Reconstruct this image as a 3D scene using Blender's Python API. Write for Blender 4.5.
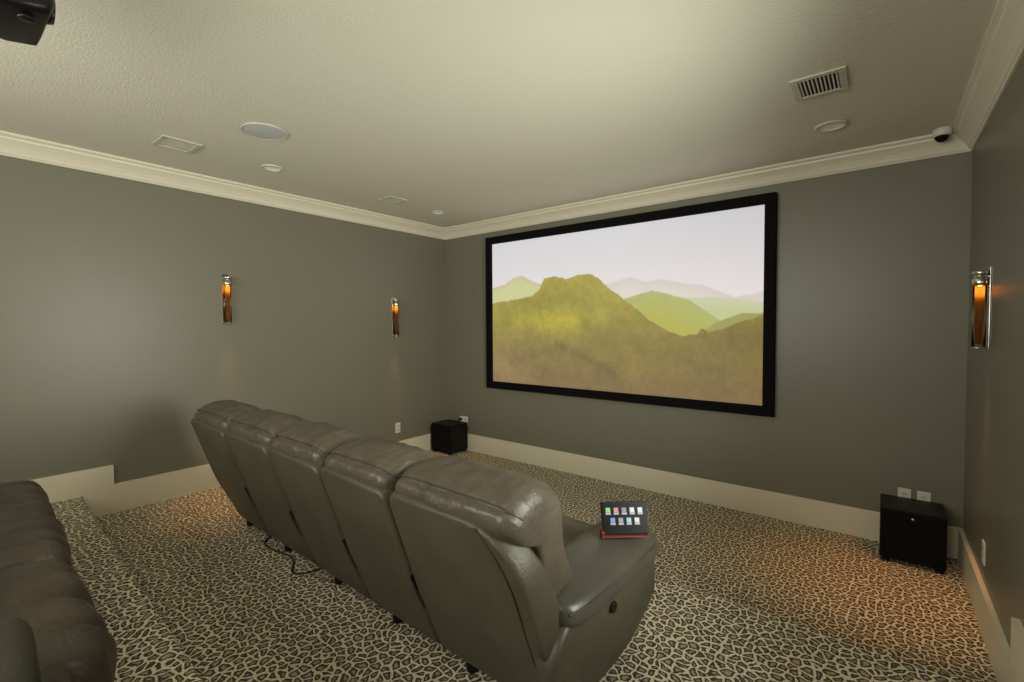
import bpy, bmesh, math, random
import numpy as np
from mathutils import Vector, Matrix, noise
random.seed(4)
SC = bpy.context.scene
for o in list(bpy.data.objects): bpy.data.objects.remove(o)
COL = SC.collection
PI = math.pi

# ------------------------------------------------------------ camera
cam_d = bpy.data.cameras.new('camera'); cam = bpy.data.objects.new('camera', cam_d); COL.objects.link(cam)
cam_d.sensor_width = 36; cam_d.lens = 468.27 / 1024 * 36; cam_d.clip_start = .02
yaw, pit, rol = .6690, .0331, -.0052
F = Vector((-math.sin(yaw)*math.cos(pit), math.cos(yaw)*math.cos(pit), -math.sin(pit)))
R = Vector((math.cos(yaw), math.sin(yaw), 0)); U = R.cross(F)
R2 = R*math.cos(rol) + U*math.sin(rol); U2 = -R*math.sin(rol) + U*math.cos(rol)
M4 = Matrix((R2, U2, -F)).transposed().to_4x4(); M4.translation = Vector((4.3593, -4.1592, 1.5317))
cam.matrix_world = M4
SC.camera = cam

# ------------------------------------------------------------ world, lights, exposure
SC.view_settings.view_transform = 'Standard'; SC.view_settings.look = 'None'
SC.view_settings.gamma = 1; SC.view_settings.use_curve_mapping = False
SC.view_settings.exposure = 0.0
SCREEN_GAIN = 1.0
W = bpy.data.worlds.new('world'); SC.world = W; W.use_nodes = True
W.node_tree.nodes['Background'].inputs[0].default_value = (.75, .8, .8, 1)
W.node_tree.nodes['Background'].inputs[1].default_value = .5

def light(name, typ, loc, energy, color, direction=None, **kw):
    d = bpy.data.lights.new(name, typ); d.energy = energy; d.color = color
    for k, v in kw.items(): setattr(d, k, v)
    o = bpy.data.objects.new(name, d); COL.objects.link(o); o.location = loc
    if direction: o.rotation_euler = Vector(direction).to_track_quat('-Z', 'Y').to_euler()
    return o
BACK_Y = -5.6; WX_L = 4.775
light('back_fill_light', 'AREA', (2.6, BACK_Y-.12, 1.88), 84, (1, .99, .83), (-.12, 1, .36), shape='RECTANGLE', size=3.1, size_y=.95)  # added fill from behind the camera, an invented source
light('side_fill_light', 'AREA', (WX_L, -2.40, 1.55), 52, (.98, 1, .86), (-1, .24, .04), shape='RECTANGLE', size=1.1, size_y=1.0, spread=math.radians(112))  # added fill on the right wall, spread narrowed to spare the sofa arm

# ------------------------------------------------------------ materials
def mat(name, col, rough=.6, metal=0, spec=.5, emit=None, es=0, bump=None, var=None, wr=None, **kw):
    m = bpy.data.materials.new(name); m.use_nodes = True; nt = m.node_tree; b = nt.nodes['Principled BSDF']
    b.inputs['Base Color'].default_value = (*col, 1); b.inputs['Roughness'].default_value = rough
    b.inputs['Metallic'].default_value = metal; b.inputs['Specular IOR Level'].default_value = spec
    if emit: b.inputs['Emission Color'].default_value = (*emit, 1); b.inputs['Emission Strength'].default_value = es
    for k, v in kw.items(): b.inputs[k].default_value = v
    tc = nt.nodes.new('ShaderNodeTexCoord')
    if bump:
        sc, st, dist = bump
        n = nt.nodes.new('ShaderNodeTexNoise'); n.inputs['Scale'].default_value = sc; n.inputs['Detail'].default_value = 3
        nt.links.new(tc.outputs['Object'], n.inputs['Vector'])
        bp = nt.nodes.new('ShaderNodeBump'); bp.inputs['Strength'].default_value = st; bp.inputs['Distance'].default_value = dist
        nt.links.new(n.outputs['Fac'], bp.inputs['Height']); nt.links.new(bp.outputs[0], b.inputs['Normal'])
    if wr:
        n4 = nt.nodes.new('ShaderNodeTexNoise'); n4.inputs['Scale'].default_value = wr[0]; n4.inputs['Detail'].default_value = 5; n4.inputs['Distortion'].default_value = 1.2
        nt.links.new(tc.outputs['Object'], n4.inputs['Vector'])
        b4 = nt.nodes.new('ShaderNodeBump'); b4.inputs['Strength'].default_value = wr[1]; b4.inputs['Distance'].default_value = wr[2]
        nt.links.new(n4.outputs['Fac'], b4.inputs['Height'])
        if bump: nt.links.new(bp.outputs[0], b4.inputs['Normal'])
        nt.links.new(b4.outputs[0], b.inputs['Normal'])
    if var:
        sc, amt = var
        n = nt.nodes.new('ShaderNodeTexNoise'); n.inputs['Scale'].default_value = sc; n.inputs['Detail'].default_value = 4
        nt.links.new(tc.outputs['Object'], n.inputs['Vector'])
        r = nt.nodes.new('ShaderNodeValToRGB'); e = r.color_ramp.elements
        e[0].position = .3; e[1].position = .7
        e[0].color = (*[c*(1-amt) for c in col], 1); e[1].color = (*[c*(1+amt) for c in col], 1)
        nt.links.new(n.outputs['Fac'], r.inputs[0]); nt.links.new(r.outputs[0], b.inputs['Base Color'])
    return m

M = {}
M['wall'] = mat('wall_paint', (.186, .176, .134), .38, spec=.5, bump=(220, .12, .002))
M['ceil'] = mat('ceiling_plaster', (.76, .735, .63), .8, spec=.2, bump=(85, .5, .005))
M['trim'] = mat('trim_paint', (.72, .66, .52), .4, spec=.4)
M['crown'] = mat('crown_paint', (.78, .73, .60), .4, spec=.4)
M['white'] = mat('white_plastic', (.68, .65, .58), .4)
M['whitem'] = mat('white_metal', (.60, .57, .47), .5)
M['grille'] = mat('speaker_grille', (.60, .62, .62), .7, bump=(900, .5, .002))
M['dark'] = mat('duct_shade', (.035, .038, .04), .8)  # dark sheet colour standing in for the shade inside the duct
M['black'] = mat('black_satin', (.008, .007, .006), .5, spec=.25)
M['blackfab'] = mat('black_felt', (.004, .0035, .0045), .8, spec=.12)
M['espresso'] = mat('espresso_veneer', (.009, .0055, .004), .42, spec=.2, var=(14, .3), bump=(40, .1, .002))
M['leather'] = mat('grey_leather', (.070, .062, .040), .46, spec=.5, bump=(110, .35, .004), var=(5, .14), wr=(5, .35, .015))
M['leather_pad'] = mat('grey_leather_soft', (.082, .068, .048), .42, spec=.6, bump=(60, .35, .006), var=(7, .18), wr=(9, .40, .02))
M['leather_arm'] = mat('grey_leather_arm', (.058, .053, .041), .36, spec=.6, bump=(60, .25, .004), var=(7, .12))
M['seam'] = mat('leather_seam', (.040, .034, .024), .6)
M['brown'] = mat('brown_leather', (.060, .046, .032), .42, spec=.5, bump=(70, .35, .005), var=(7, .2), wr=(9, .35, .02))
M['brown_pad'] = mat('brown_leather_arm', (.048, .044, .032), .42, spec=.5, bump=(70, .3, .004), var=(7, .15))
M['chrome'] = mat('chrome', (.55, .54, .50), .16, metal=1)
M['red'] = mat('red_plastic', (.16, .010, .010), .5)
M['glassblack'] = mat('tablet_glass', (.004, .004, .006), .35, spec=.12)
M['lens'] = mat('lens_glass', (.015, .012, .03), .05)
M['proj'] = mat('projector_shell', (.008, .006, .008), .35, spec=.3)
M['bulb'] = mat('warm_bulb', (1, .5, .15), .5, emit=(1, .42, .075), es=8)
M['can'] = mat('downlight_lens', (.75, .73, .66), .5, emit=(1, .9, .75), es=.12)
M['canw'] = mat('downlight_lens_warm', (.75, .7, .6), .5, emit=(1, .75, .45), es=.05)
M['cable'] = mat('black_cable', (.012, .012, .013), .5)

def glass_tube():
    m = bpy.data.materials.new('clear_tube_glass'); m.use_nodes = True; nt = m.node_tree
    b = nt.nodes['Principled BSDF']
    b.inputs['Base Color'].default_value = (.95, .93, .88, 1); b.inputs['Roughness'].default_value = .06
    b.inputs['Transmission Weight'].default_value = 1; b.inputs['IOR'].default_value = 1.12
    return m
def amber():
    m = bpy.data.materials.new('amber_sleeve'); m.use_nodes = True; nt = m.node_tree
    nt.nodes.remove(nt.nodes['Principled BSDF']); out = nt.nodes['Material Output']
    a = nt.nodes.new('ShaderNodeBsdfTranslucent'); a.inputs[0].default_value = (.95, .52, .14, 1)
    d = nt.nodes.new('ShaderNodeBsdfDiffuse'); d.inputs[0].default_value = (.09, .055, .03, 1)
    mx = nt.nodes.new('ShaderNodeMixShader'); mx.inputs[0].default_value = .45
    nt.links.new(a.outputs[0], mx.inputs[1]); nt.links.new(d.outputs[0], mx.inputs[2]); nt.links.new(mx.outputs[0], out.inputs[0])
    return m
M['glass'] = glass_tube(); M['amber'] = amber()

def carpet():
    m = bpy.data.materials.new('leopard_carpet'); m.use_nodes = True; nt = m.node_tree; N = nt.nodes.new; L = nt.links.new
    b = nt.nodes['Principled BSDF']; b.inputs['Roughness'].default_value = .95; b.inputs['Specular IOR Level'].default_value = .1
    tc = N('ShaderNodeTexCoord')
    nz = N('ShaderNodeTexNoise'); nz.inputs['Scale'].default_value = 16; nz.inputs['Detail'].default_value = 2
    L(tc.outputs['Object'], nz.inputs['Vector'])
    mixv = N('ShaderNodeMix'); mixv.data_type = 'VECTOR'; mixv.inputs[0].default_value = .035
    L(tc.outputs['Object'], mixv.inputs[4]); L(nz.outputs['Color'], mixv.inputs[5])
    v = N('ShaderNodeTexVoronoi'); v.feature = 'DISTANCE_TO_EDGE'; v.voronoi_dimensions = '2D'; v.inputs['Scale'].default_value = 27; v.inputs['Randomness'].default_value = .9
    L(mixv.outputs[1], v.inputs['Vector'])
    # rosette ring is broken up by a fine noise
    n2 = N('ShaderNodeTexNoise'); n2.inputs['Scale'].default_value = 60; n2.inputs['Detail'].default_value = 2
    L(tc.outputs['Object'], n2.inputs['Vector'])
    n2s = N('ShaderNodeMath'); n2s.operation = 'MULTIPLY_ADD'; n2s.inputs[1].default_value = .36; n2s.inputs[2].default_value = -.19
    L(n2.outputs['Fac'], n2s.inputs[0])
    ad = N('ShaderNodeMath'); ad.operation = 'ADD'; L(v.outputs['Distance'], ad.inputs[0]); L(n2s.outputs[0], ad.inputs[1])
    r = N('ShaderNodeValToRGB'); e = r.color_ramp.elements
    cream = (.84, .75, .57, 1); dark = (.075, .063, .046, 1); mid = (.38, .30, .20, 1)
    e[0].position = .085; e[0].color = cream
    e[1].position = .13; e[1].color = dark
    x = e.new(.27); x.color = dark
    x = e.new(.36); x.color = mid
    x = e.new(.45); x.color = (.48, .39, .27, 1)
    L(ad.outputs[0], r.inputs[0])
    n3 = N('ShaderNodeTexNoise'); n3.inputs['Scale'].default_value = 320; n3.inputs['Detail'].default_value = 2
    L(tc.outputs['Object'], n3.inputs['Vector'])
    mr = N('ShaderNodeMapRange'); mr.inputs[1].default_value = .3; mr.inputs[2].default_value = .7; mr.inputs[3].default_value = .72; mr.inputs[4].default_value = 1.2
    L(n3.outputs['Fac'], mr.inputs[0])
    mul = N('ShaderNodeMix'); mul.data_type = 'RGBA'; mul.blend_type = 'MULTIPLY'; mul.inputs[0].default_value = 1
    L(r.outputs[0], mul.inputs[6]); L(mr.outputs[0], mul.inputs[7]); L(mul.outputs[2], b.inputs['Base Color'])
    bp = N('ShaderNodeBump'); bp.inputs['Strength'].default_value = .6; bp.inputs['Distance'].default_value = .006
    L(n3.outputs['Fac'], bp.inputs['Height']); L(bp.outputs[0], b.inputs['Normal'])
    return m
M['carpet'] = carpet()

# ------------------------------------------------------------ helpers
def obj(name, bm, m, parent=None, smooth=False, fix=True):
    if fix: bmesh.ops.recalc_face_normals(bm, faces=bm.faces)
    me = bpy.data.meshes.new(name); bm.to_mesh(me); bm.free()
    if isinstance(m, (list, tuple)):
        for x in m: me.materials.append(x)
    else: me.materials.append(m)
    for p in me.polygons: p.use_smooth = smooth
    o = bpy.data.objects.new(name, me); COL.objects.link(o)
    if parent: o.parent = parent
    return o
def tag(o, label=None, cat=None, group=None, kind=None):
    if label: o['label'] = label
    if cat: o['category'] = cat
    if group: o['group'] = group
    if kind: o['kind'] = kind
    return o
def thing(name, label, cat, loc, rz=0, group=None):
    o = bpy.data.objects.new(name, None); COL.objects.link(o); o.location = loc; o.rotation_euler = (0, 0, rz)
    o.empty_display_size = .05
    return tag(o, label, cat, group)
def struct(name, bm, m, smooth=False): return tag(obj(name, bm, m, None, smooth), kind='structure')
def bx(bm, x0, x1, y0, y1, z0, z1, bev=0, seg=2):
    t = bmesh.new()
    v = [t.verts.new((x, y, z)) for x in (x0, x1) for y in (y0, y1) for z in (z0, z1)]
    for f in ((0,1,3,2),(4,6,7,5),(0,4,5,1),(2,3,7,6),(0,2,6,4),(1,5,7,3)): t.faces.new([v[i] for i in f])
    bmesh.ops.recalc_face_normals(t, faces=t.faces)
    if bev: bmesh.ops.bevel(t, geom=list(t.edges), offset=bev, segments=seg, profile=.5, affect='EDGES')
    join(bm, t)
def join(bm, t, mx=None):
    if mx: bmesh.ops.transform(t, matrix=mx, verts=t.verts)
    me = bpy.data.meshes.new('tmp'); t.to_mesh(me); t.free(); bm.from_mesh(me); bpy.data.meshes.remove(me)
def box(*a, **k): bm = bmesh.new(); bx(bm, *a, **k); return bm
def prism(bm, pts, fn, bev=0, seg=3):
    """pts: closed outline; fn(p, side) -> 3D for side 0 / 1"""
    t = bmesh.new()
    a = [t.verts.new(fn(p, 0)) for p in pts]; b = [t.verts.new(fn(p, 1)) for p in pts]
    t.faces.new(a); t.faces.new(b[::-1]); n = len(pts); caps = set()
    for i in range(n): t.faces.new((a[i], b[i], b[(i+1) % n], a[(i+1) % n]))
    bmesh.ops.recalc_face_normals(t, faces=t.faces)
    if bev:
        sa, sb = set(a), set(b)
        ed = [e for e in t.edges if (e.verts[0] in sa) == (e.verts[1] in sa)]
        bmesh.ops.bevel(t, geom=ed, offset=bev, segments=seg, profile=.5, affect='EDGES')
    join(bm, t)
def lathe(bm, prof, n=32, mx=None, cap=True):
    t = bmesh.new(); rings = []
    for r, z in prof: rings.append([t.verts.new((r*math.cos(2*PI*i/n), r*math.sin(2*PI*i/n), z)) for i in range(n)])
    for a, b in zip(rings, rings[1:]):
        for i in range(n): t.faces.new((a[i], a[(i+1) % n], b[(i+1) % n], b[i]))
    if cap:
        if prof[0][0] > 1e-6: t.faces.new(rings[0][::-1])
        if prof[-1][0] > 1e-6: t.faces.new(rings[-1])
    bmesh.ops.remove_doubles(t, verts=t.verts, dist=1e-6)
    join(bm, t, mx)
def tube(bm, pts, r, n=8):
    t = bmesh.new(); pts = [Vector(p) for p in pts]; rings = []
    for i, p in enumerate(pts):
        d = (pts[min(i+1, len(pts)-1)] - pts[max(i-1, 0)]).normalized()
        q = d.to_track_quat('Z', 'Y')
        rings.append([t.verts.new(p + q @ Vector((r*math.cos(2*PI*k/n), r*math.sin(2*PI*k/n), 0))) for k in range(n)])
    for a, b in zip(rings, rings[1:]):
        for i in range(n): t.faces.new((a[i], a[(i+1) % n], b[(i+1) % n], b[i]))
    t.faces.new(rings[0][::-1]); t.faces.new(rings[-1]); join(bm, t)
def spline(pts, k=6, closed=False):
    out = []; n = len(pts); P = [Vector((*p, 0)[:3]) if len(p) == 2 else Vector(p) for p in pts]
    for i in range(n if closed else n-1):
        g = (lambda j: P[j % n]) if closed else (lambda j: P[max(0, min(n-1, j))])
        p0, p1, p2, p3 = g(i-1), g(i), g(i+1), g(i+2)
        for s in range(k):
            t = s/k
            out.append(.5*((2*p1)+(-p0+p2)*t+(2*p0-5*p1+4*p2-p3)*t*t+(-p0+3*p1-3*p2+p3)*t**3))
    if not closed: out.append(P[-1])
    return out
def cushion(a0, a1, prof, nx=26, pw=5.0, axis='x', amp=.004, fq=7, seed=0, k=5, pleats=None, cen=None):
    """puffed loft of a closed outline between a0 and a1; ends close like a stuffed cushion"""
    bm = bmesh.new(); P = spline(prof, k, True)
    c = Vector(cen + (0,)) if cen else sum(P, Vector())/len(P); rings = []
    for i in range(nx+1):
        t = -math.cos(PI*i/nx); t = math.copysign(abs(t)**.8, t)
        s = max(0, 1-abs(t)**pw)**(1/pw)
        a = (a0+a1)/2 + (a1-a0)/2*t
        ring = []
        for j, q in enumerate(P):
            d = (q-c)*max(s, .02)
            if pleats: d *= 1 + pleats(t, j/len(P))
            u, v = c.x+d.x, c.y+d.y
            pos = Vector((a, u, v)) if axis == 'x' else Vector((u, a, v))
            nn = noise.noise(pos*fq + Vector((seed*3.1, seed, 0))) + .5*noise.noise(pos*fq*2.3 + Vector((seed, 7, seed)))
            dd = d.normalized()*nn*amp*s if d.length > 0 else Vector()
            u += dd.x; v += dd.y
            ring.append(bm.verts.new((a, u, v) if axis == 'x' else (u, a, v)))
        rings.append(ring)
    n = len(P)
    for r0, r1 in zip(rings, rings[1:]):
        for j in range(n): bm.faces.new((r0[j], r0[(j+1) % n], r1[(j+1) % n], r1[j]))
    bm.faces.new(rings[0][::-1]); bm.faces.new(rings[-1])
    return bm
def arc(cx, cy, r, a0, a1, n=6): return [(cx+r*math.cos(math.radians(a0+(a1-a0)*i/n)), cy+r*math.sin(math.radians(a0+(a1-a0)*i/n))) for i in range(n+1)]

# ------------------------------------------------------------ room shell
WX, CE = 4.79, 2.74
def step1(x): return -1.74
def step2(x): return -3.486 - .045*x
Z1, Z2 = .19, .36
bm = bmesh.new()
prof_y = []
def floor_prof(x):
    y1, y2 = step1(x), step2(x); r = .022
    p = [(0.0, 0), (y1, 0)]
    p += [(y1-r+r*math.cos(a), Z1-r+r*math.sin(a)) for a in (0, PI/6, PI/3, PI/2)]
    p += [(y2, Z1)]
    p += [(y2-r+r*math.cos(a), Z2-r+r*math.sin(a)) for a in (0, PI/6, PI/3, PI/2)]
    p += [(BACK_Y, Z2), (BACK_Y, -.15), (0, -.15)]
    return p
A = [bm.verts.new((-.02, y, z)) for y, z in floor_prof(0)]; B = [bm.verts.new((WX+.02, y, z)) for y, z in floor_prof(WX)]
for i in range(len(A)): bm.faces.new((A[i], A[(i+1) % len(A)], B[(i+1) % len(A)], B[i]))
bm.faces.new(A[::-1]); bm.faces.new(B)
struct('floor', bm, M['carpet'])
struct('ceiling', box(-.1, WX+.1, BACK_Y-.1, .1, CE, CE+.1), M['ceil'])
struct('wall_front', box(-.1, WX+.1, 0, .1, -.15, CE), M['wall'])
struct('wall_left', box(-.1, 0, BACK_Y, 0, -.15, CE), M['wall'])
struct('wall_right', box(WX, WX+.1, BACK_Y, 0, -.15, CE), M['wall'])
bm = bmesh.new()
wx0, wx1, wz0, wz1 = 1.0, 4.2, .9, 2.4
bx(bm, -.1, wx0, BACK_Y-.1, BACK_Y, -.15, CE); bx(bm, wx1, WX+.1, BACK_Y-.1, BACK_Y, -.15, CE)
bx(bm, wx0, wx1, BACK_Y-.1, BACK_Y, -.15, wz0); bx(bm, wx0, wx1, BACK_Y-.1, BACK_Y, wz1, CE)
struct('wall_back', bm, M['wall'])
bm = bmesh.new()
for x in (wx0, 2.57, wx1-.06): bx(bm, x, x+.06, BACK_Y-.07, BACK_Y+.02, wz0, wz1, bev=.005)
for z in (wz0, wz1-.06): bx(bm, wx0, wx1, BACK_Y-.07, BACK_Y+.02, z, z+.06, bev=.005)
struct('added_window_1', bm, M['trim'])  # invented frame, out of view, for the added back light
bm = bmesh.new(); ya, yb, za, zb_ = -2.97, -1.83, 1.03, 2.07
for y in (ya-.05, yb): bx(bm, WX-.03, WX, y, y+.05, za-.05, zb_+.05, bev=.004)
for z in (za-.05, zb_): bx(bm, WX-.03, WX, ya, yb, z, z+.05, bev=.004)
struct('added_window_2', bm, M['trim'])  # invented frame, out of view, set around the added side light

# crown: profile (distance from wall, z)
cp = [(0, 2.618), (.010, 2.618), (.016, 2.628), (.022, 2.632), (.030, 2.648), (.048, 2.672), (.070, 2.692), (.088, 2.706), (.090, 2.716), (.100, 2.722), (.110, 2.726), (.110, CE), (0, CE)]
def sweep(name, pr, m, corners):
    """corners: function d -> start, end points of an inset d (mitred)"""
    bm = bmesh.new(); a = []; b = []
    for d, z in pr:
        s, e = corners(d); a.append(bm.verts.new((*s, z))); b.append(bm.verts.new((*e, z)))
    n = len(pr)
    for i in range(n): bm.faces.new((a[i], a[(i+1) % n], b[(i+1) % n], b[i]))
    bm.faces.new(a[::-1]); bm.faces.new(b)
    return struct(name, bm, m)
sweep('trim_1', cp, M['crown'], lambda d: ((d, -d), (WX-d, -d)))
sweep('trim_2', cp, M['crown'], lambda d: ((d, -d), (d, BACK_Y+d)))
sweep('trim_3', cp, M['crown'], lambda d: ((WX-d, -d), (WX-d, BACK_Y+d)))
sweep('trim_4', cp, M['crown'], lambda d: ((d, BACK_Y+d), (WX-d, BACK_Y+d)))
# baseboards
BH = .203
sweep('baseboard_front', [(0, 0), (.02, 0), (.02, BH-.006), (.014, BH), (0, BH)], M['trim'], lambda d: ((0, -d), (WX, -d)))
def side_base(name, x0, x1, xs):
    y1, y2 = step1(xs), step2(xs)
    top1, top2 = y1+.16, y2+.168
    pts = [(-.02, 0), (y1, 0), (y1, Z1), (y2, Z1), (y2, Z2), (BACK_Y, Z2), (BACK_Y, Z2+.178), (top2, Z2+.178), (top2, Z1+BH+.005), (top1, Z1+BH+.005), (top1, BH), (-.02, BH)]
    bm = bmesh.new(); a = [bm.verts.new((x0, y, z)) for y, z in pts]; b = [bm.verts.new((x1, y, z)) for y, z in pts]
    bm.faces.new(a); bm.faces.new(b[::-1]); n = len(pts)
    for i in range(n): bm.faces.new((a[i], b[i], b[(i+1) % n], a[(i+1) % n]))
    struct(name, bm, M['trim'])
side_base('baseboard_left', 0, .02, 0); side_base('baseboard_right', WX-.022, WX, WX)

# ------------------------------------------------------------ projection screen
SX0, SX1, SZ0, SZ1 = .7313, 3.7067, .806, 2.547
FW, FD = .080, .062
scr = thing('projection_screen', 'large wall-mounted projection screen in black frame showing hazy yellow-green mountains', 'screen', (0, 0, 0))
bm = bmesh.new()
def fr(x0, x1, z0, z1): bx(bm, x0, x1, -FD, -.001, z0, z1, bev=.004)
fr(SX0, SX1, SZ1-FW, SZ1); fr(SX0, SX1, SZ0, SZ0+FW); fr(SX0, SX0+FW, SZ0+FW, SZ1-FW); fr(SX1-FW, SX1, SZ0+FW, SZ1-FW)
obj('frame', bm, M['blackfab'], scr)
ix0, ix1, iz0, iz1 = SX0+FW, SX1-FW, SZ0+FW, SZ1-FW
def srgb(c): c = np.asarray(c, float)/255; return np.where(c <= .04045, c/12.92, ((c+.055)/1.055)**2.4)
RD = {'main': [(-0.003, 0.424), (0.101, 0.412), (0.191, 0.393), (0.235, 0.351), (0.257, 0.275), (0.293, 0.264), (0.357, 0.287), (0.403, 0.273), (0.447, 0.274), (0.483, 0.295), (0.518, 0.355), (0.572, 0.426), (0.637, 0.516), (0.711, 0.613), (0.781, 0.653), (0.819, 0.651), (0.829, 0.619), (0.842, 0.622), (0.85, 0.638), (0.867, 0.622), (0.918, 0.594), (0.966, 0.562), (1.002, 0.534)], 'leftpeak': [(-0.003, 0.316), (0.064, 0.296), (0.111, 0.249), (0.153, 0.242), (0.201, 0.285), (0.252, 0.311), (0.586, 0.602), (1.004, 0.972)], 'mid': [(-0.004, 0.653), (0.518, 0.467), (0.579, 0.431), (0.637, 0.405), (0.674, 0.391), (0.734, 0.417), (0.791, 0.452), (0.845, 0.514), (0.877, 0.56), (0.918, 0.603), (1.002, 0.677)], 'right3': [(-0.006, 1.142), (0.825, 0.643), (0.877, 0.574), (0.917, 0.55), (0.947, 0.532), (0.999, 0.53)], 'right2': [(-0.004, 0.599), (0.586, 0.448), (0.78, 0.437), (0.866, 0.443), (0.927, 0.455), (1.001, 0.476)], 'far': [(-0.003, 0.383), (0.293, 0.357), (0.518, 0.336), (0.572, 0.312), (0.605, 0.303), (0.65, 0.336), (0.71, 0.328), (0.78, 0.361), (0.834, 0.376), (0.876, 0.409), (0.927, 0.448), (1.0, 0.421)]}
def make_picture():
    NX, NZ = 420, 236
    Xs = np.linspace(0, 1, NX); Zs = np.linspace(0, 1, NZ)      # v: 0 top .. 1 bottom
    X, V = np.meshgrid(Xs, Zs)
    rng = np.random.RandomState(3)
    def fbm(x, y, sc, seed, octv=4):
        out = np.zeros_like(x); a = 1; tot = 0
        for o in range(octv):
            r = np.random.RandomState(seed+o); g = r.rand(64, 64)
            u = x*sc*1.78 + o*7.3; w = y*sc + o*3.1
            iu = np.floor(u).astype(int); iw = np.floor(w).astype(int); fu = u-iu; fw = w-iw
            fu = fu*fu*(3-2*fu); fw = fw*fw*(3-2*fw)
            q = lambda i, j: g[i % 64, j % 64]
            val = (q(iu, iw)*(1-fu)+q(iu+1, iw)*fu)*(1-fw) + (q(iu, iw+1)*(1-fu)+q(iu+1, iw+1)*fu)*fw
            out += a*val; tot += a; a *= .5; sc = sc*2.1
        return out/tot
    def ridge(pts, rough, seed):
        px, pz = zip(*pts); base = np.interp(Xs, px, pz)
        j = fbm(Xs[None, :], np.zeros((1, NX)), 22, seed, 4)[0]-.5
        return (base + j*rough)[None, :]
    sky = srgb((206, 204, 207)) ; hor = srgb((226, 217, 217))
    t = np.clip(V/.5, 0, 1)[..., None]
    C = sky*(1-t)+hor*t
    C = C*(1-.10*np.clip((X-.55)/.45, 0, 1)[..., None]*(1-t))
    def layer(C, rd, top, bot, depth, soft=.004, tex=0, seed=9):
        m = np.clip((V-rd)/soft, 0, 1)[..., None]
        k = np.clip((V-rd)/depth, 0, 1)[..., None]
        col = srgb(top)*(1-k)+srgb(bot)*k
        if tex: col = col*(1+tex*(fbm(X, V, 18, seed, 5)-.5)[..., None])
        return C*(1-m)+col*m
    C = layer(C, ridge(RD['far'], .012, 21), (204, 194, 192), (216, 206, 196), .08, .012)
    C = layer(C, ridge(RD['leftpeak'], .012, 31), (196, 178, 152), (196, 198, 140), .05, .01)
    C = layer(C, ridge(RD['right2'], .006, 41), (196, 198, 164), (188, 192, 138), .09, .01)
    C = layer(C, ridge(RD['mid'], .008, 51), (168, 174, 104), (172, 168, 72), .16, .008, .12)
    C = layer(C, ridge(RD['right3'], .012, 55), (150, 150, 84), (158, 152, 70), .08, .006, .1)
    rd = ridge(RD['main'], .022, 61)
    m = np.clip((V-rd)/.005, 0, 1)[..., None]
    k = np.clip((V-.30)/.62, 0, 1)[..., None]
    col = srgb((160, 149, 52))*(1-k)+srgb((118, 96, 54))*k
    # hazy glow and darker ridge near the crest
    g = np.exp(-(((X-.30)/.17)**2+((V-.56)/.075)**2))[..., None]; col = col*(1-.75*g)+srgb((178, 166, 36))*.75*g
    g = np.exp(-(((X-.30)/.13)**2+((V-.43)/.07)**2))[..., None]; col = col*(1-.45*g)+srgb((122, 118, 40))*.45*g
    g = np.exp(-(((X-.93)/.16)**2+((V-.66)/.13)**2))[..., None]; col = col*(1-.65*g)+srgb((106, 90, 44))*.65*g
    g = np.exp(-(((X-.63)/.14)**2+((V-.80)/.14)**2))[..., None]; col = col*(1-.4*g)+srgb((138, 118, 50))*.4*g
    g = np.exp(-(((X-.05)/.14)**2+((V-.93)/.16)**2))[..., None]; col = col*(1-.6*g)+srgb((148, 122, 82))*.6*g
    # spur lines running down the hill
    d = np.abs((V-.72)-.9*(X-.30)*0 - .55*(.34-X))
    spur = np.exp(-(d/.03)**2)*((X > .08) & (X < .34)); col = col*(1-.16*spur[..., None])
    d = np.abs((V-.72)-.72*(X-.32)); spur = np.exp(-(d/.03)**2)*((X > .30) & (X < .55)); col = col*(1-.20*spur[..., None])
    d = np.abs((V-.60)-.55*(X-.45)); spur = np.exp(-(d/.05)**2)*((X > .42) & (X < .9)); col = col*(1-.12*spur[..., None])
    sh = 1+.42*(fbm(X, V, 9, 71, 5)-.5)+.34*(fbm(X, V, 40, 81, 3)-.5)
    col = col*sh[..., None]
    C = C*(1-m)+col*m
    return np.clip(C, 0, 1), NX, NZ

PIC, NX, NZ = make_picture()
me = bpy.data.meshes.new('screen_picture')
gx = np.linspace(ix0, ix1, NX); gz = np.linspace(iz1, iz0, NZ)
co = np.zeros((NZ, NX, 3)); co[..., 0] = gx[None, :]; co[..., 2] = gz[:, None]; co[..., 1] = -.03
ii = np.arange((NZ-1)*(NX-1)); r_, c_ = ii // (NX-1), ii % (NX-1); q = r_*NX + c_
faces = np.stack([q, q+NX, q+NX+1, q+1], 1)
me.from_pydata(co.reshape(-1, 3).tolist(), [], faces.tolist())
at_ = me.color_attributes.new('picture', 'FLOAT_COLOR', 'POINT')
at_.data.foreach_set('color', np.concatenate([PIC, np.ones((NZ, NX, 1))], 2).astype(np.float32).ravel())
m = bpy.data.materials.new('projected_picture'); m.use_nodes = True; nt = m.node_tree; b = nt.nodes['Principled BSDF']
b.inputs['Base Color'].default_value = (.1, .1, .1, 1); b.inputs['Roughness'].default_value = .9; b.inputs['Specular IOR Level'].default_value = 0
a = nt.nodes.new('ShaderNodeAttribute'); a.attribute_name = 'picture'
nt.links.new(a.outputs['Color'], b.inputs['Emission Color']); b.inputs['Emission Strength'].default_value = SCREEN_GAIN
me.materials.append(m)
po = bpy.data.objects.new('screen_picture', me); COL.objects.link(po); po.parent = scr; po['label'] = 'hazy mountain landscape picture'
bm = bmesh.new(); bx(bm, ix0, ix1, -.024, -.002, iz0, iz1); obj('backing_board', bm, M['black'], scr)

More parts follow.
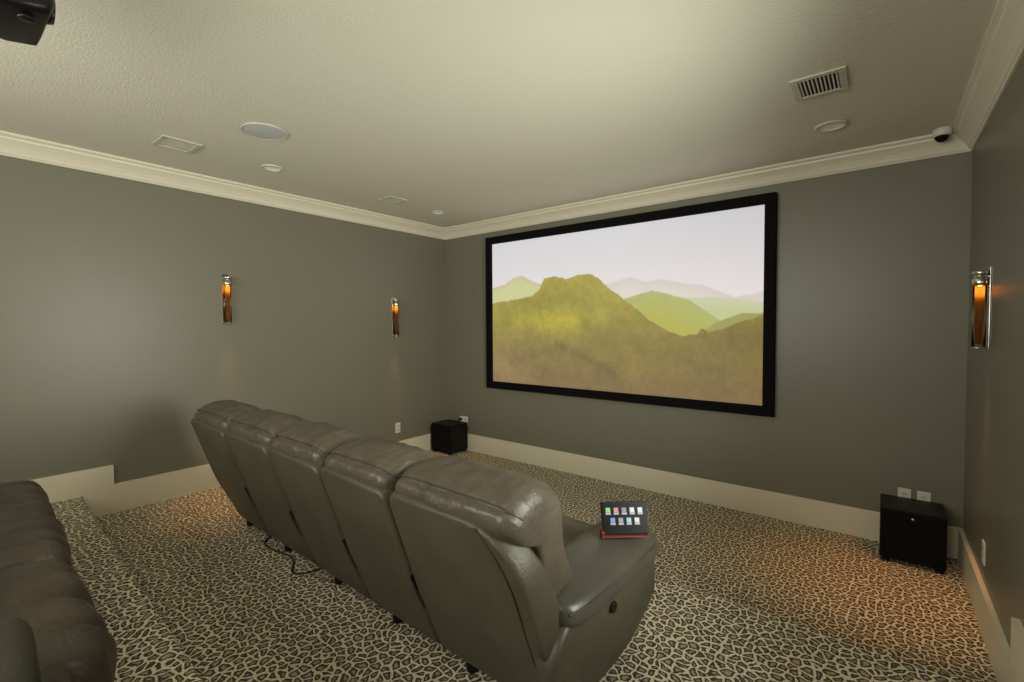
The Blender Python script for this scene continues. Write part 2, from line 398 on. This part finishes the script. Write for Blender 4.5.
# ------------------------------------------------------------ sofas
def sofa(name, label, loc, rz, bounds, ML, MP, MA, arm_x, console=False, full=True):
    """bounds: x borders of the sections; local y 0 = foot of the back, +y = towards the front"""
    t = thing(name, label, 'sofa', loc, rz)
    x0, x1 = bounds[0], bounds[-1]; n = len(bounds)-1
    slope = -.262/.70
    def P(x, s, d): # s height above z=.06, d distance in front of the rear face
        bow = .012*math.sin(PI*min(1, max(0, s/.7)))
        y = slope*s - bow; k = math.sqrt(1+slope*slope)
        return Vector((x, y + d/k, .06 + s + d*.262/.70/k))
    for i in range(n):
        a, b = bounds[i], bounds[i+1]; last = i == n-1; first = i == 0
        H = .70; rr = .20 if last else .045; rl = .05
        gt, gb = .011, .0015
        pts = []
        S = [0, .1, .2, .27]
        lo = .0 if not first else .05
        L_ = [(a+gb + (.10*(1-min(1, s/.27)) if first else 0)*1.0, s) for s in (0, .1, .2, .27)]
        R_ = [(b-gb-(.012*(1-min(1, s/.27)) if last else 0), s) for s in (.27, .2, .1, 0)]
        pts += L_ + [(a+gt*.75, .33), (a+gt, H-rl)]
        pts += [(a+gt+rl-rl*math.cos(q), H-rl+rl*math.sin(q)) for q in (PI/6, PI/3, PI/2)]
        dr = .012 if not last else 0
        pts += [(b-gt-rr+rr*math.sin(q), H-dr-rr+rr*math.cos(q)) for q in ((0, PI/6, PI/3, PI/2) if not last else (0, PI/12, PI/6, PI/4, PI/3, 5*PI/12, PI/2))]
        pts += [(b-gt*.75, .33)] + R_
        bm = bmesh.new(); prism(bm, pts, lambda p, sd: P(p[0], p[1], 0 if sd == 0 else (.095 if not last else .072+.062*max(0, min(1, (H-p[1])/.30)))), bev=.016, seg=3)
        bk = obj('back_panel', bm, ML, t, True)
        if full:
            # welt along the panel's top edge
            rim = [p for p in pts if p[1] > .30]
            if last:
                bm = bmesh.new(); tube(bm, [P(p[0]-.018*(1 if p[0] > (a+b)/2 else -1)*0 , p[1], -.0005) + Vector((0,0,0)) for p in [(q[0]-.055*max(0, min(1, (q[0]-(b-.16))/.16)), q[1]-.055*max(0, min(1, (q[0]-(b-.16))/.16))) for q in pts if q[0] > b-.17 and q[1] > .05]], .0028, 6)
                obj('seam', bm, M['seam'], bk)
            if i < n-1:   # black wedge painting in the shade where two backs part
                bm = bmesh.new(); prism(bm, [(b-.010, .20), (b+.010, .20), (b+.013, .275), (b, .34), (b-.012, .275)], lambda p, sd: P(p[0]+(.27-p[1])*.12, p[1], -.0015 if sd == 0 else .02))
                obj('gap_shade', bm, M['black'], t)
        # head cushion, two tiers with a seam dip
        w0, w1 = a+.008, b-(.012 if not last else .035)
        prof = [(-.115, .66), (-.195, .70), (-.245, .75), (-.246, .80), (-.214, .828), (-.165, .852), (-.085, .866), (-.01, .846), (.04, .785), (.055, .70), (.075, .58), (.13, .46), (.10, .36), (-.04, .36), (-.08, .52)]
        def pl(tt, ph, i=i):
            v = 0
            for c, w in ((-.45+.07*math.sin(i*2), .035), (.22+.08*math.cos(i*3), .03), (.74, .025)): v -= .032*math.exp(-((tt-c)/w)**2)*(1 if ph < .55 else 0)
            v -= .035*math.exp(-((ph-.235)/.018)**2)
            return v
        c = cushion(w0, w1, prof, 44, 6.5, 'x', .010, 9, i+1, 6, pl, cen=(-.06, .68))
        hc = obj('head_cushion', c, MP, t, True)
        if full:
            bm = bmesh.new(); q = []
            for k in range(15):
                tt = -1+2*k/14; s = max(.1, 1-abs(tt)**6.5)**(1/6.5)
                q.append(((w0+w1)/2+(w1-w0)/2*tt*.985, -.06+(-.234+.06)*s, .68+(.826-.68)*s))
            tube(bm, spline(q, 3), .0020, 6); obj('seam', bm, M['seam'], hc)
        # seat cushion and leg rest
        sp = [(.02, .30), (.03, .42), (.15, .445), (.35, .44), (.50, .425), (.56, .435), (.66, .42), (.705, .34), (.70, .2), (.68, .08), (.60, .06), (.1, .22)]
        def pr(tt, ph): 
            if console: return -.07*sum(math.exp(-((tt-c)/.045)**2) for c in (-.48, .02, .5)) - .03*math.exp(-((ph-.325)/.02)**2)
            return -.06*math.exp(-((ph-.325)/.02)**2) - .03*math.exp(-((ph-.21)/.03)**2)*(abs(tt) < .8)
        sc = cushion(a+.002, (b if not last or not arm_x else arm_x[0]+.015)-.002, sp, 34, 7.5 if console else 5, 'x', .012, 7, i+11, 6, pr, cen=(.36, .26))
        obj('seat_cushion', sc, MP, t, True)
    # base
    bm = bmesh.new(); bx(bm, x0+.09, x1-.05, .03, .62, .05, .26, bev=.02); obj('base', bm, M['blackfab'], t)
    if arm_x:
        ax0, ax1 = arm_x
        side = [(-.02, .43), (-.125, .33), (-.09, .22), (-.02, .10), (.0, .055), (.10, .05), (.36, .05)] + [tuple(v[:2]) for v in spline([(.43, .062), (.50, .085), (.585, .15), (.628, .235), (.635, .33), (.615, .40)], 4)] + [(.60, .43), (.45, .435)]
        S2 = side
        bm = bmesh.new(); prism(bm, S2, lambda p, sd: Vector(((ax0+.03 if p[0] > .03 else ax1-.10) if sd == 0 else ax1-.028-.045*max(0, .25-p[1])/.2, p[0], p[1])), bev=.018, seg=3)
        arm = obj('arm', bm, MA, t, True)
        # arm pad, lofted front to back; rolls over the front
        if console: bz = .085; ye = .555
        else: bz = 0; ye = .655
        pad = [(ax0, .41), (ax0-.012, .455), (ax0+.02, .492), (ax0+.08, .507), (ax0+.16, .503), (ax1-.03, .482), (ax1-.003, .445), (ax1-.008, .405), (ax0+.15, .40)]
        pad = [(p[0], p[1]+bz*(p[1] > .42)) for p in pad]
        c = cushion(-.045, ye, pad, 36, 6.5, 'y', .004, 6, 5, 6, lambda tt, ph: -.025*math.exp(-((tt-.38)/.035)**2), cen=((ax0+ax1)/2, .44+bz/2))
        pd = obj('arm_pad', c, M['brown_pad'] if console else M['leather_arm'], t, True)
        bm = bmesh.new(); q = [(ax1-.006-.02*(k in (0, 9)), -.03+.66*k/9, .452+.006*math.sin(k)) for k in range(10)]
        tube(bm, spline(q, 3), .003, 6); obj('seam', bm, M['seam'], pd)
        if full:
            bm = bmesh.new(); lathe(bm, [(.0, 0), (.020, 0), (.020, .006), (.013, .008), (.010, .004), (0, .004)], 24, Matrix.Translation((ax1-.031, .26, .34)) @ Matrix.Rotation(PI/2, 4, 'Y'))
            obj('recline_button', bm, M['black'], arm, True)
    for i, x in enumerate(bounds[:-1]):
        for y in (.05, .50):
            bm = bmesh.new(); lathe(bm, [(.024, 0), (.026, .004), (.020, .07)], 16, Matrix.Translation((x+.13, y, 0))); obj('foot', bm, M['black'], t, True)
    return t
rz = -math.radians(1.45)
sofa('reclining_sofa', 'long grey-olive leather theatre sofa of five seats seen from behind, facing the screen', (2.25, -2.885, Z1), rz,
     [-1.36, -.80, -.235, .27, .745, 1.352], M['leather'], M['leather_pad'], M['leather'], (1.13, 1.40))
sofa('reclining_sofa', 'dark brown leather sofa on the rear platform at lower left corner', (2.13, -4.545, Z2), -math.radians(2.7),
     [-1.16, -.53, .02, .75], M['brown'], M['brown'], M['brown'], (.75, 1.07), console=True, full=False)

# cables trailing under the front sofa
bm = bmesh.new()
tube(bm, spline([(1.25, -2.70, Z1+.008), (1.36, -2.86, Z1+.006), (1.50, -2.885, Z1+.006), (1.66, -2.86, Z1+.006), (1.76, -2.88, Z1+.007), (1.86, -2.94, Z1+.008), (1.93, -2.90, Z1+.007), (1.96, -2.75, Z1+.006)], 6), .0042)
tag(obj('power_cable', bm, M['cable'], None, True), 'black cable lying in loops on the carpet behind the grey sofa', 'cable')

# ------------------------------------------------------------ tablet on the arm
tb = thing('tablet', 'black tablet with rows of small icons propped on the sofa arm', 'tablet', (3.588, -2.470, .7005), math.radians(40))
TW, TH, TT = .182, .124, .011
tilt = Matrix.Rotation(math.radians(-24), 4, 'X')
def tilted(bm): bmesh.ops.transform(bm, matrix=Matrix.Translation((0, 0, .012)) @ tilt, verts=bm.verts); return bm
obj('casing', tilted(box(-TW/2, TW/2, 0, TT, 0, TH, bev=.005)), M['black'], tb)
sc_ = obj('display', tilted(box(-TW/2+.006, TW/2-.006, -.0015, .001, .006, TH-.006)), M['glassblack'], tb)
cols = [(.25, .75, .2), (.75, .25, .15), (.2, .22, .28), (.85, .75, .8), (.75, .8, .8), (.12, .3, .75), (.35, .3, .36), (.35, .6, .7), (.75, .76, .74)]
icm = [mat('icon_%d' % i, (.02, .02, .02), .4, emit=c, es=.8) for i, c in enumerate(cols)]
icg = mat('icon_caption', (.02, .02, .02), .4, emit=(.6, .63, .68), es=.6)
k = 0
for row, cnt, z in ((0, 5, .074), (1, 4, .036)):
    for j in range(cnt):
        x = -.064 + .032*j + (.016 if row else 0)
        bm = box(x-.009, x+.009, -.0022, -.0016, z+.008, z+.026)
        ic = obj('icon', tilted(bm), icm[k], sc_); ic['label'] = 'small lit icon with grey caption'
        bm2 = box(x-.010, x+.010, -.0022, -.0016, z, z+.007); tilted(bm2)
        me_ = ic.data; me_.materials.append(icg); b3 = bmesh.new(); b3.from_mesh(me_); nf = len(b3.faces)
        tmp = bpy.data.meshes.new('t'); bm2.to_mesh(tmp); bm2.free(); b3.from_mesh(tmp); bpy.data.meshes.remove(tmp); b3.faces.ensure_lookup_table()
        for f in b3.faces[nf:]: f.material_index = 1
        b3.to_mesh(me_); b3.free(); k += 1
bm = bmesh.new(); bx(bm, -TW/2-.002, TW/2-.002, -.003, .05, .0, .006, bev=.002)
bx(bm, -TW/2-.008, -TW/2+.004, -.008, .03, .0, .026, bev=.004)
obj('red_stand', bm, M['red'], tb)['label'] = 'red stand'

# ------------------------------------------------------------ subwoofers
def sub(label, x0, x1, y0, y1, h, emblem=True):
    cx, cy = (x0+x1)/2, (y0+y1)/2
    t = thing('subwoofer', label, 'speaker', (cx, cy, 0)); w, d = (x1-x0)/2, (y1-y0)/2
    obj('cabinet', box(-w, w, -d+.018, d, .022, h, bev=.006), M['espresso'], t)
    obj('front_grille', box(-w+.004, w-.004, -d, -d+.0175, .028, h-.012, bev=.006), M['blackfab'], t)
    if emblem:
        bm = bmesh.new(); lathe(bm, [(0, 0), (.009, 0), (.009, .003), (0, .004)], 20, Matrix.Translation((0, -d, h-.045)) @ Matrix.Rotation(PI/2, 4, 'X'))
        obj('emblem', bm, M['chrome'], t, True)
    for sx in (-1, 1):
        for sy in (-1, 1):
            bm = bmesh.new(); lathe(bm, [(.022, 0), (.024, .004), (.020, .021)], 16, Matrix.Translation((sx*(w-.03), sy*(d-.03), 0))); obj('foot', bm, M['black'], t, True)
    return t
sub('black cube subwoofer in the right front corner, under two white outlets', 4.368, 4.690, -.345, -.035, .350)
sub('black cube subwoofer in the left front corner, left of the big screen', .062, .395, -.328, -.03, .350, emblem=False)

# ------------------------------------------------------------ outlets and wall plates
def outlet(label, loc, rz, w=.070, h=.115, plug=False, blank=False):
    t = thing('wall_outlet', label, 'outlet', loc, rz, None)
    obj('cover_plate', box(-w/2, w/2, -.006, .0, -h/2, h/2, bev=.002), M['white'], t)
    if not blank:
        for s in (-1, 1):
            bm = bmesh.new(); bx(bm, -.016, .016, -.0075, -.004, s*.021-.013, s*.021+.013, bev=.001)
            f = obj('socket', bm, M['whitem'], t)
            bm = bmesh.new(); bx(bm, -.008, -.005, -.008, -.0074, s*.021-.004, s*.021+.006); bx(bm, .005, .008, -.008, -.0074, s*.021-.004, s*.021+.006); obj('slot', bm, M['black'], f)
    if plug:
        obj('plug', box(-.020, .012, -.040, -.0075, .006, .036, bev=.004), M['black'], t)
outlet('white outlet above the right subwoofer, nearer the screen', (4.497, 0, .345), 0)
outlet('white outlet above the right subwoofer, nearer the side wall', (4.598, 0, .342), 0)
outlet('white outlet with black plug behind the left subwoofer', (.270, 0, .352), 0, plug=True)
outlet('plain white outlet behind the left subwoofer, nearer the screen', (.338, 0, .355), 0)
outlet('white outlet low on the left wall below the second sconce', (0, -.777, .362), PI/2)
outlet('white outlet low on the right wall below the sconce', (WX, -.80, .352), -PI/2)

# ------------------------------------------------------------ sconces
def sconce(label, loc, rz, ztop, zbot):
    t = thing('wall_sconce', label, 'lamp', (loc[0], loc[1], 0), rz, None)
    zt, zb = ztop, zbot; off = .038    # local -y points into the room
    obj('wall_plate', box(-.032, .032, -.007, 0, zb-.005, zt+.02, bev=.004), M['chrome'], t)
    bm = bmesh.new(); bx(bm, -.012, .012, -off+.02, -.005, zt-.055, zt-.025, bev=.003)
    obj('bracket', bm, M['chrome'], t)
    bm = bmesh.new(); lathe(bm, [(.0, zt), (.032, zt), (.034, zt-.003), (.034, zt-.020), (.029, zt-.023), (.029, zt-.030), (.034, zt-.033), (.034, zt-.072), (.032, zt-.075), (.024, zt-.075)], 32, Matrix.Translation((0, -off, 0)))
    obj('cap', bm, M['chrome'], t, True)
    bm = bmesh.new(); lathe(bm, [(.027, zb+.006), (.027, zt-.074), (.025, zt-.074), (.025, zb+.006), (.027, zb+.006)], 32, Matrix.Translation((0, -off, 0)), cap=False)
    obj('glass_tube', bm, M['glass'], t, True)
    bm = bmesh.new(); lathe(bm, [(.016, zb+.03), (.020, zt-.08)], 24, Matrix.Translation((0, -off, 0)), cap=False)
    obj('amber_sleeve', bm, M['amber'], t, True)['label'] = 'amber sleeve glowing at the top'
    bm = bmesh.new(); lathe(bm, [(0, zt-.135), (.006, zt-.132), (.011, zt-.115), (.010, zt-.09), (.007, zt-.078)], 16, Matrix.Translation((0, -off, 0)))
    obj('bulb', bm, M['bulb'], t, True)
    bm = bmesh.new(); lathe(bm, [(.020, zb), (.030, zb), (.030, zb+.009), (.020, zb+.009), (.020, zb)], 32, Matrix.Translation((0, -off, 0)), cap=False)
    obj('base_ring', bm, M['chrome'], t, True)
    # the lamp's own downward beam
    d = bpy.data.lights.new('sconce_beam', 'SPOT'); d.energy = 27; d.color = (1, .42, .13); d.spot_size = math.radians(62); d.spot_blend = 1; d.shadow_soft_size = .015
    l = bpy.data.objects.new('sconce_beam', d); COL.objects.link(l); l.parent = t; l.location = (0, -off-.01, zb-.01); l.rotation_euler = (-math.radians(17), 0, 0)
sconce('chrome and amber sconce on the left wall, nearer the rear sofa', (0, -2.545), PI/2, 1.955, 1.560)
sconce('chrome and amber sconce on the left wall, nearer the screen', (0, -.805), PI/2, 1.835, 1.415)
sconce('chrome and amber sconce on the right wall, seen side-on', (WX, -.755), -PI/2, 1.800, 1.400)

# ------------------------------------------------------------ ceiling fittings
def downlight(label, x, y, m, r=.072, e=0):
    t = thing('downlight', label, 'light', (x, y, CE), 0, None)
    bm = bmesh.new(); lathe(bm, [(r*.72, -.001), (r, -.001), (r*1.02, -.005), (r*.96, -.009), (r*.78, -.010), (r*.72, -.004), (r*.72, -.001)], 40, cap=False)
    obj('trim_ring', bm, M['white'], t, True)
    bm = bmesh.new(); lathe(bm, [(r*.74, -.006), (r*.64, -.003), (r*.55, -.0012), (0, -.0012)], 40, cap=False)
    obj('lamp_lens', bm, m, t, True)
    if e:
        d = bpy.data.lights.new('downlight_beam', 'SPOT'); d.energy = e; d.color = (1, .50, .20); d.spot_size = math.radians(52); d.spot_blend = .9; d.shadow_soft_size = .04
        l = bpy.data.objects.new('downlight_beam', d); COL.objects.link(l); l.parent = t; l.location = (0, 0, -.02)
downlight('round recessed downlight on the ceiling beside the slatted vent', 4.093, -.675, M['canw'], .085, 9)
downlight('round recessed downlight on the ceiling beside the round speaker', .705, -2.462, M['can'], .075)
downlight('small recessed downlight on the ceiling near the far left corner', .638, -.708, M['can'], .070)
t = thing('ceiling_speaker', 'round white ceiling speaker grille above the left wall', 'speaker', (1.346, -2.80, CE))
bm = bmesh.new(); lathe(bm, [(.120, -.001), (.128, -.001), (.130, -.004), (.126, -.008), (.120, -.008), (.120, -.001)], 56, cap=False); obj('trim_ring', bm, M['white'], t, True)
bm = bmesh.new(); lathe(bm, [(.1205, -.0015), (.1205, -.006), (.11, -.0075), (0, -.009)], 56); obj('grille', bm, M['grille'], t, True)

def vent(label, cx, cy, w, d, slat_m, back_m, nslat, group=None, frame=.030):
    t = thing('ceiling_vent', label, 'vent', (cx, cy, CE), 0, None); w /= 2; d /= 2
    bm = bmesh.new()
    for a in ((-w, w, -d, -d+frame), (-w, w, d-frame, d), (-w, -w+frame, -d+frame, d-frame), (w-frame, w, -d+frame, d-frame)): bx(bm, *a, -.010, -.0005, bev=.003)
    obj('frame', bm, M['whitem'], t)
    obj('duct_backing', box(-w+frame, w-frame, -d+frame, d-frame, -.002, -.0005), back_m, t)
    span = 2*(w-frame)
    for i in range(nslat):
        x = -w+frame + span*(i+.5)/nslat
        bm = bmesh.new(); bx(bm, -span/nslat*.22, span/nslat*.22, -d+frame, d-frame, -.0012, .0012)
        bmesh.ops.transform(bm, matrix=Matrix.Translation((x, 0, -.0062)) @ Matrix.Rotation(math.radians(28), 4, 'Y'), verts=bm.verts)
        obj('slat', bm, slat_m, t)
vent('white ceiling vent with dark slatted opening above the right side', 4.091, -1.310, .232, .262, M['whitem'], M['dark'], 10, frame=.032)
vent('white ceiling vent with pale louvres left of the round speaker', .690, -3.068, .235, .225, M['whitem'], M['whitem'], 9)
vent('faint white ceiling vent near the far left downlight', .665, -1.315, .22, .20, M['whitem'], M['whitem'], 8)

t = thing('security_camera', 'white dome security camera on ceiling in the right front corner', 'camera', (4.632, -.168, CE))
bm = bmesh.new(); lathe(bm, [(0, 0), (.047, 0), (.048, -.006), (.047, -.032), (.042, -.041), (.034, -.045)], 40); obj('housing', bm, M['white'], t, True)
bm = bmesh.new(); lathe(bm, [(.036, -.043)] + [(.036*math.cos(a), -.044-.034*math.sin(a)) for a in (.2, .5, .8, 1.1, 1.35)] + [(0, -.078)], 32); obj('dome', bm, M['glassblack'], t, True)

# ------------------------------------------------------------ projector
t = thing('projector', 'black projector hanging from the ceiling at the upper left corner', 'projector', (2.30, -4.11, CE))
S3 = [(-.22, -.27), (-.16, -.298), (.15, -.302), (.215, -.288), (.226, -.26), (.226, -.17), (.20, -.15), (-.20, -.15), (-.22, -.17)]
bm = bmesh.new(); prism(bm, S3, lambda p, s: Vector((-.14 if s == 0 else .14, p[0], p[1])), bev=.022, seg=4)
pb = obj('body', bm, M['proj'], t, True)
bm = bmesh.new(); lathe(bm, [(0, .0), (.036, .0), (.040, .012), (.043, 0), (.043, -.02)], 32, Matrix.Translation((.02, .226, -.225)) @ Matrix.Rotation(-PI/2, 4, 'X')); obj('lens', bm, M['lens'], t, True)
bm = bmesh.new(); lathe(bm, [(.02, -.155), (.02, -.01)], 20); lathe(bm, [(.06, -.012), (.06, 0)], 32); obj('ceiling_mount', bm, M['black'], t)
for i in range(9):
    bm = bmesh.new(); bx(bm, .1395, .1412, -.16+.03*i, -.148+.03*i, -.27, -.20); obj('vent_slot', bm, M['black'], pb)
bm = bmesh.new(); lathe(bm, [(.018, -.312), (.020, -.308), (.016, -.296)], 16, Matrix.Translation((.09, .17, 0))); obj('foot', bm, M['proj'], t, True)
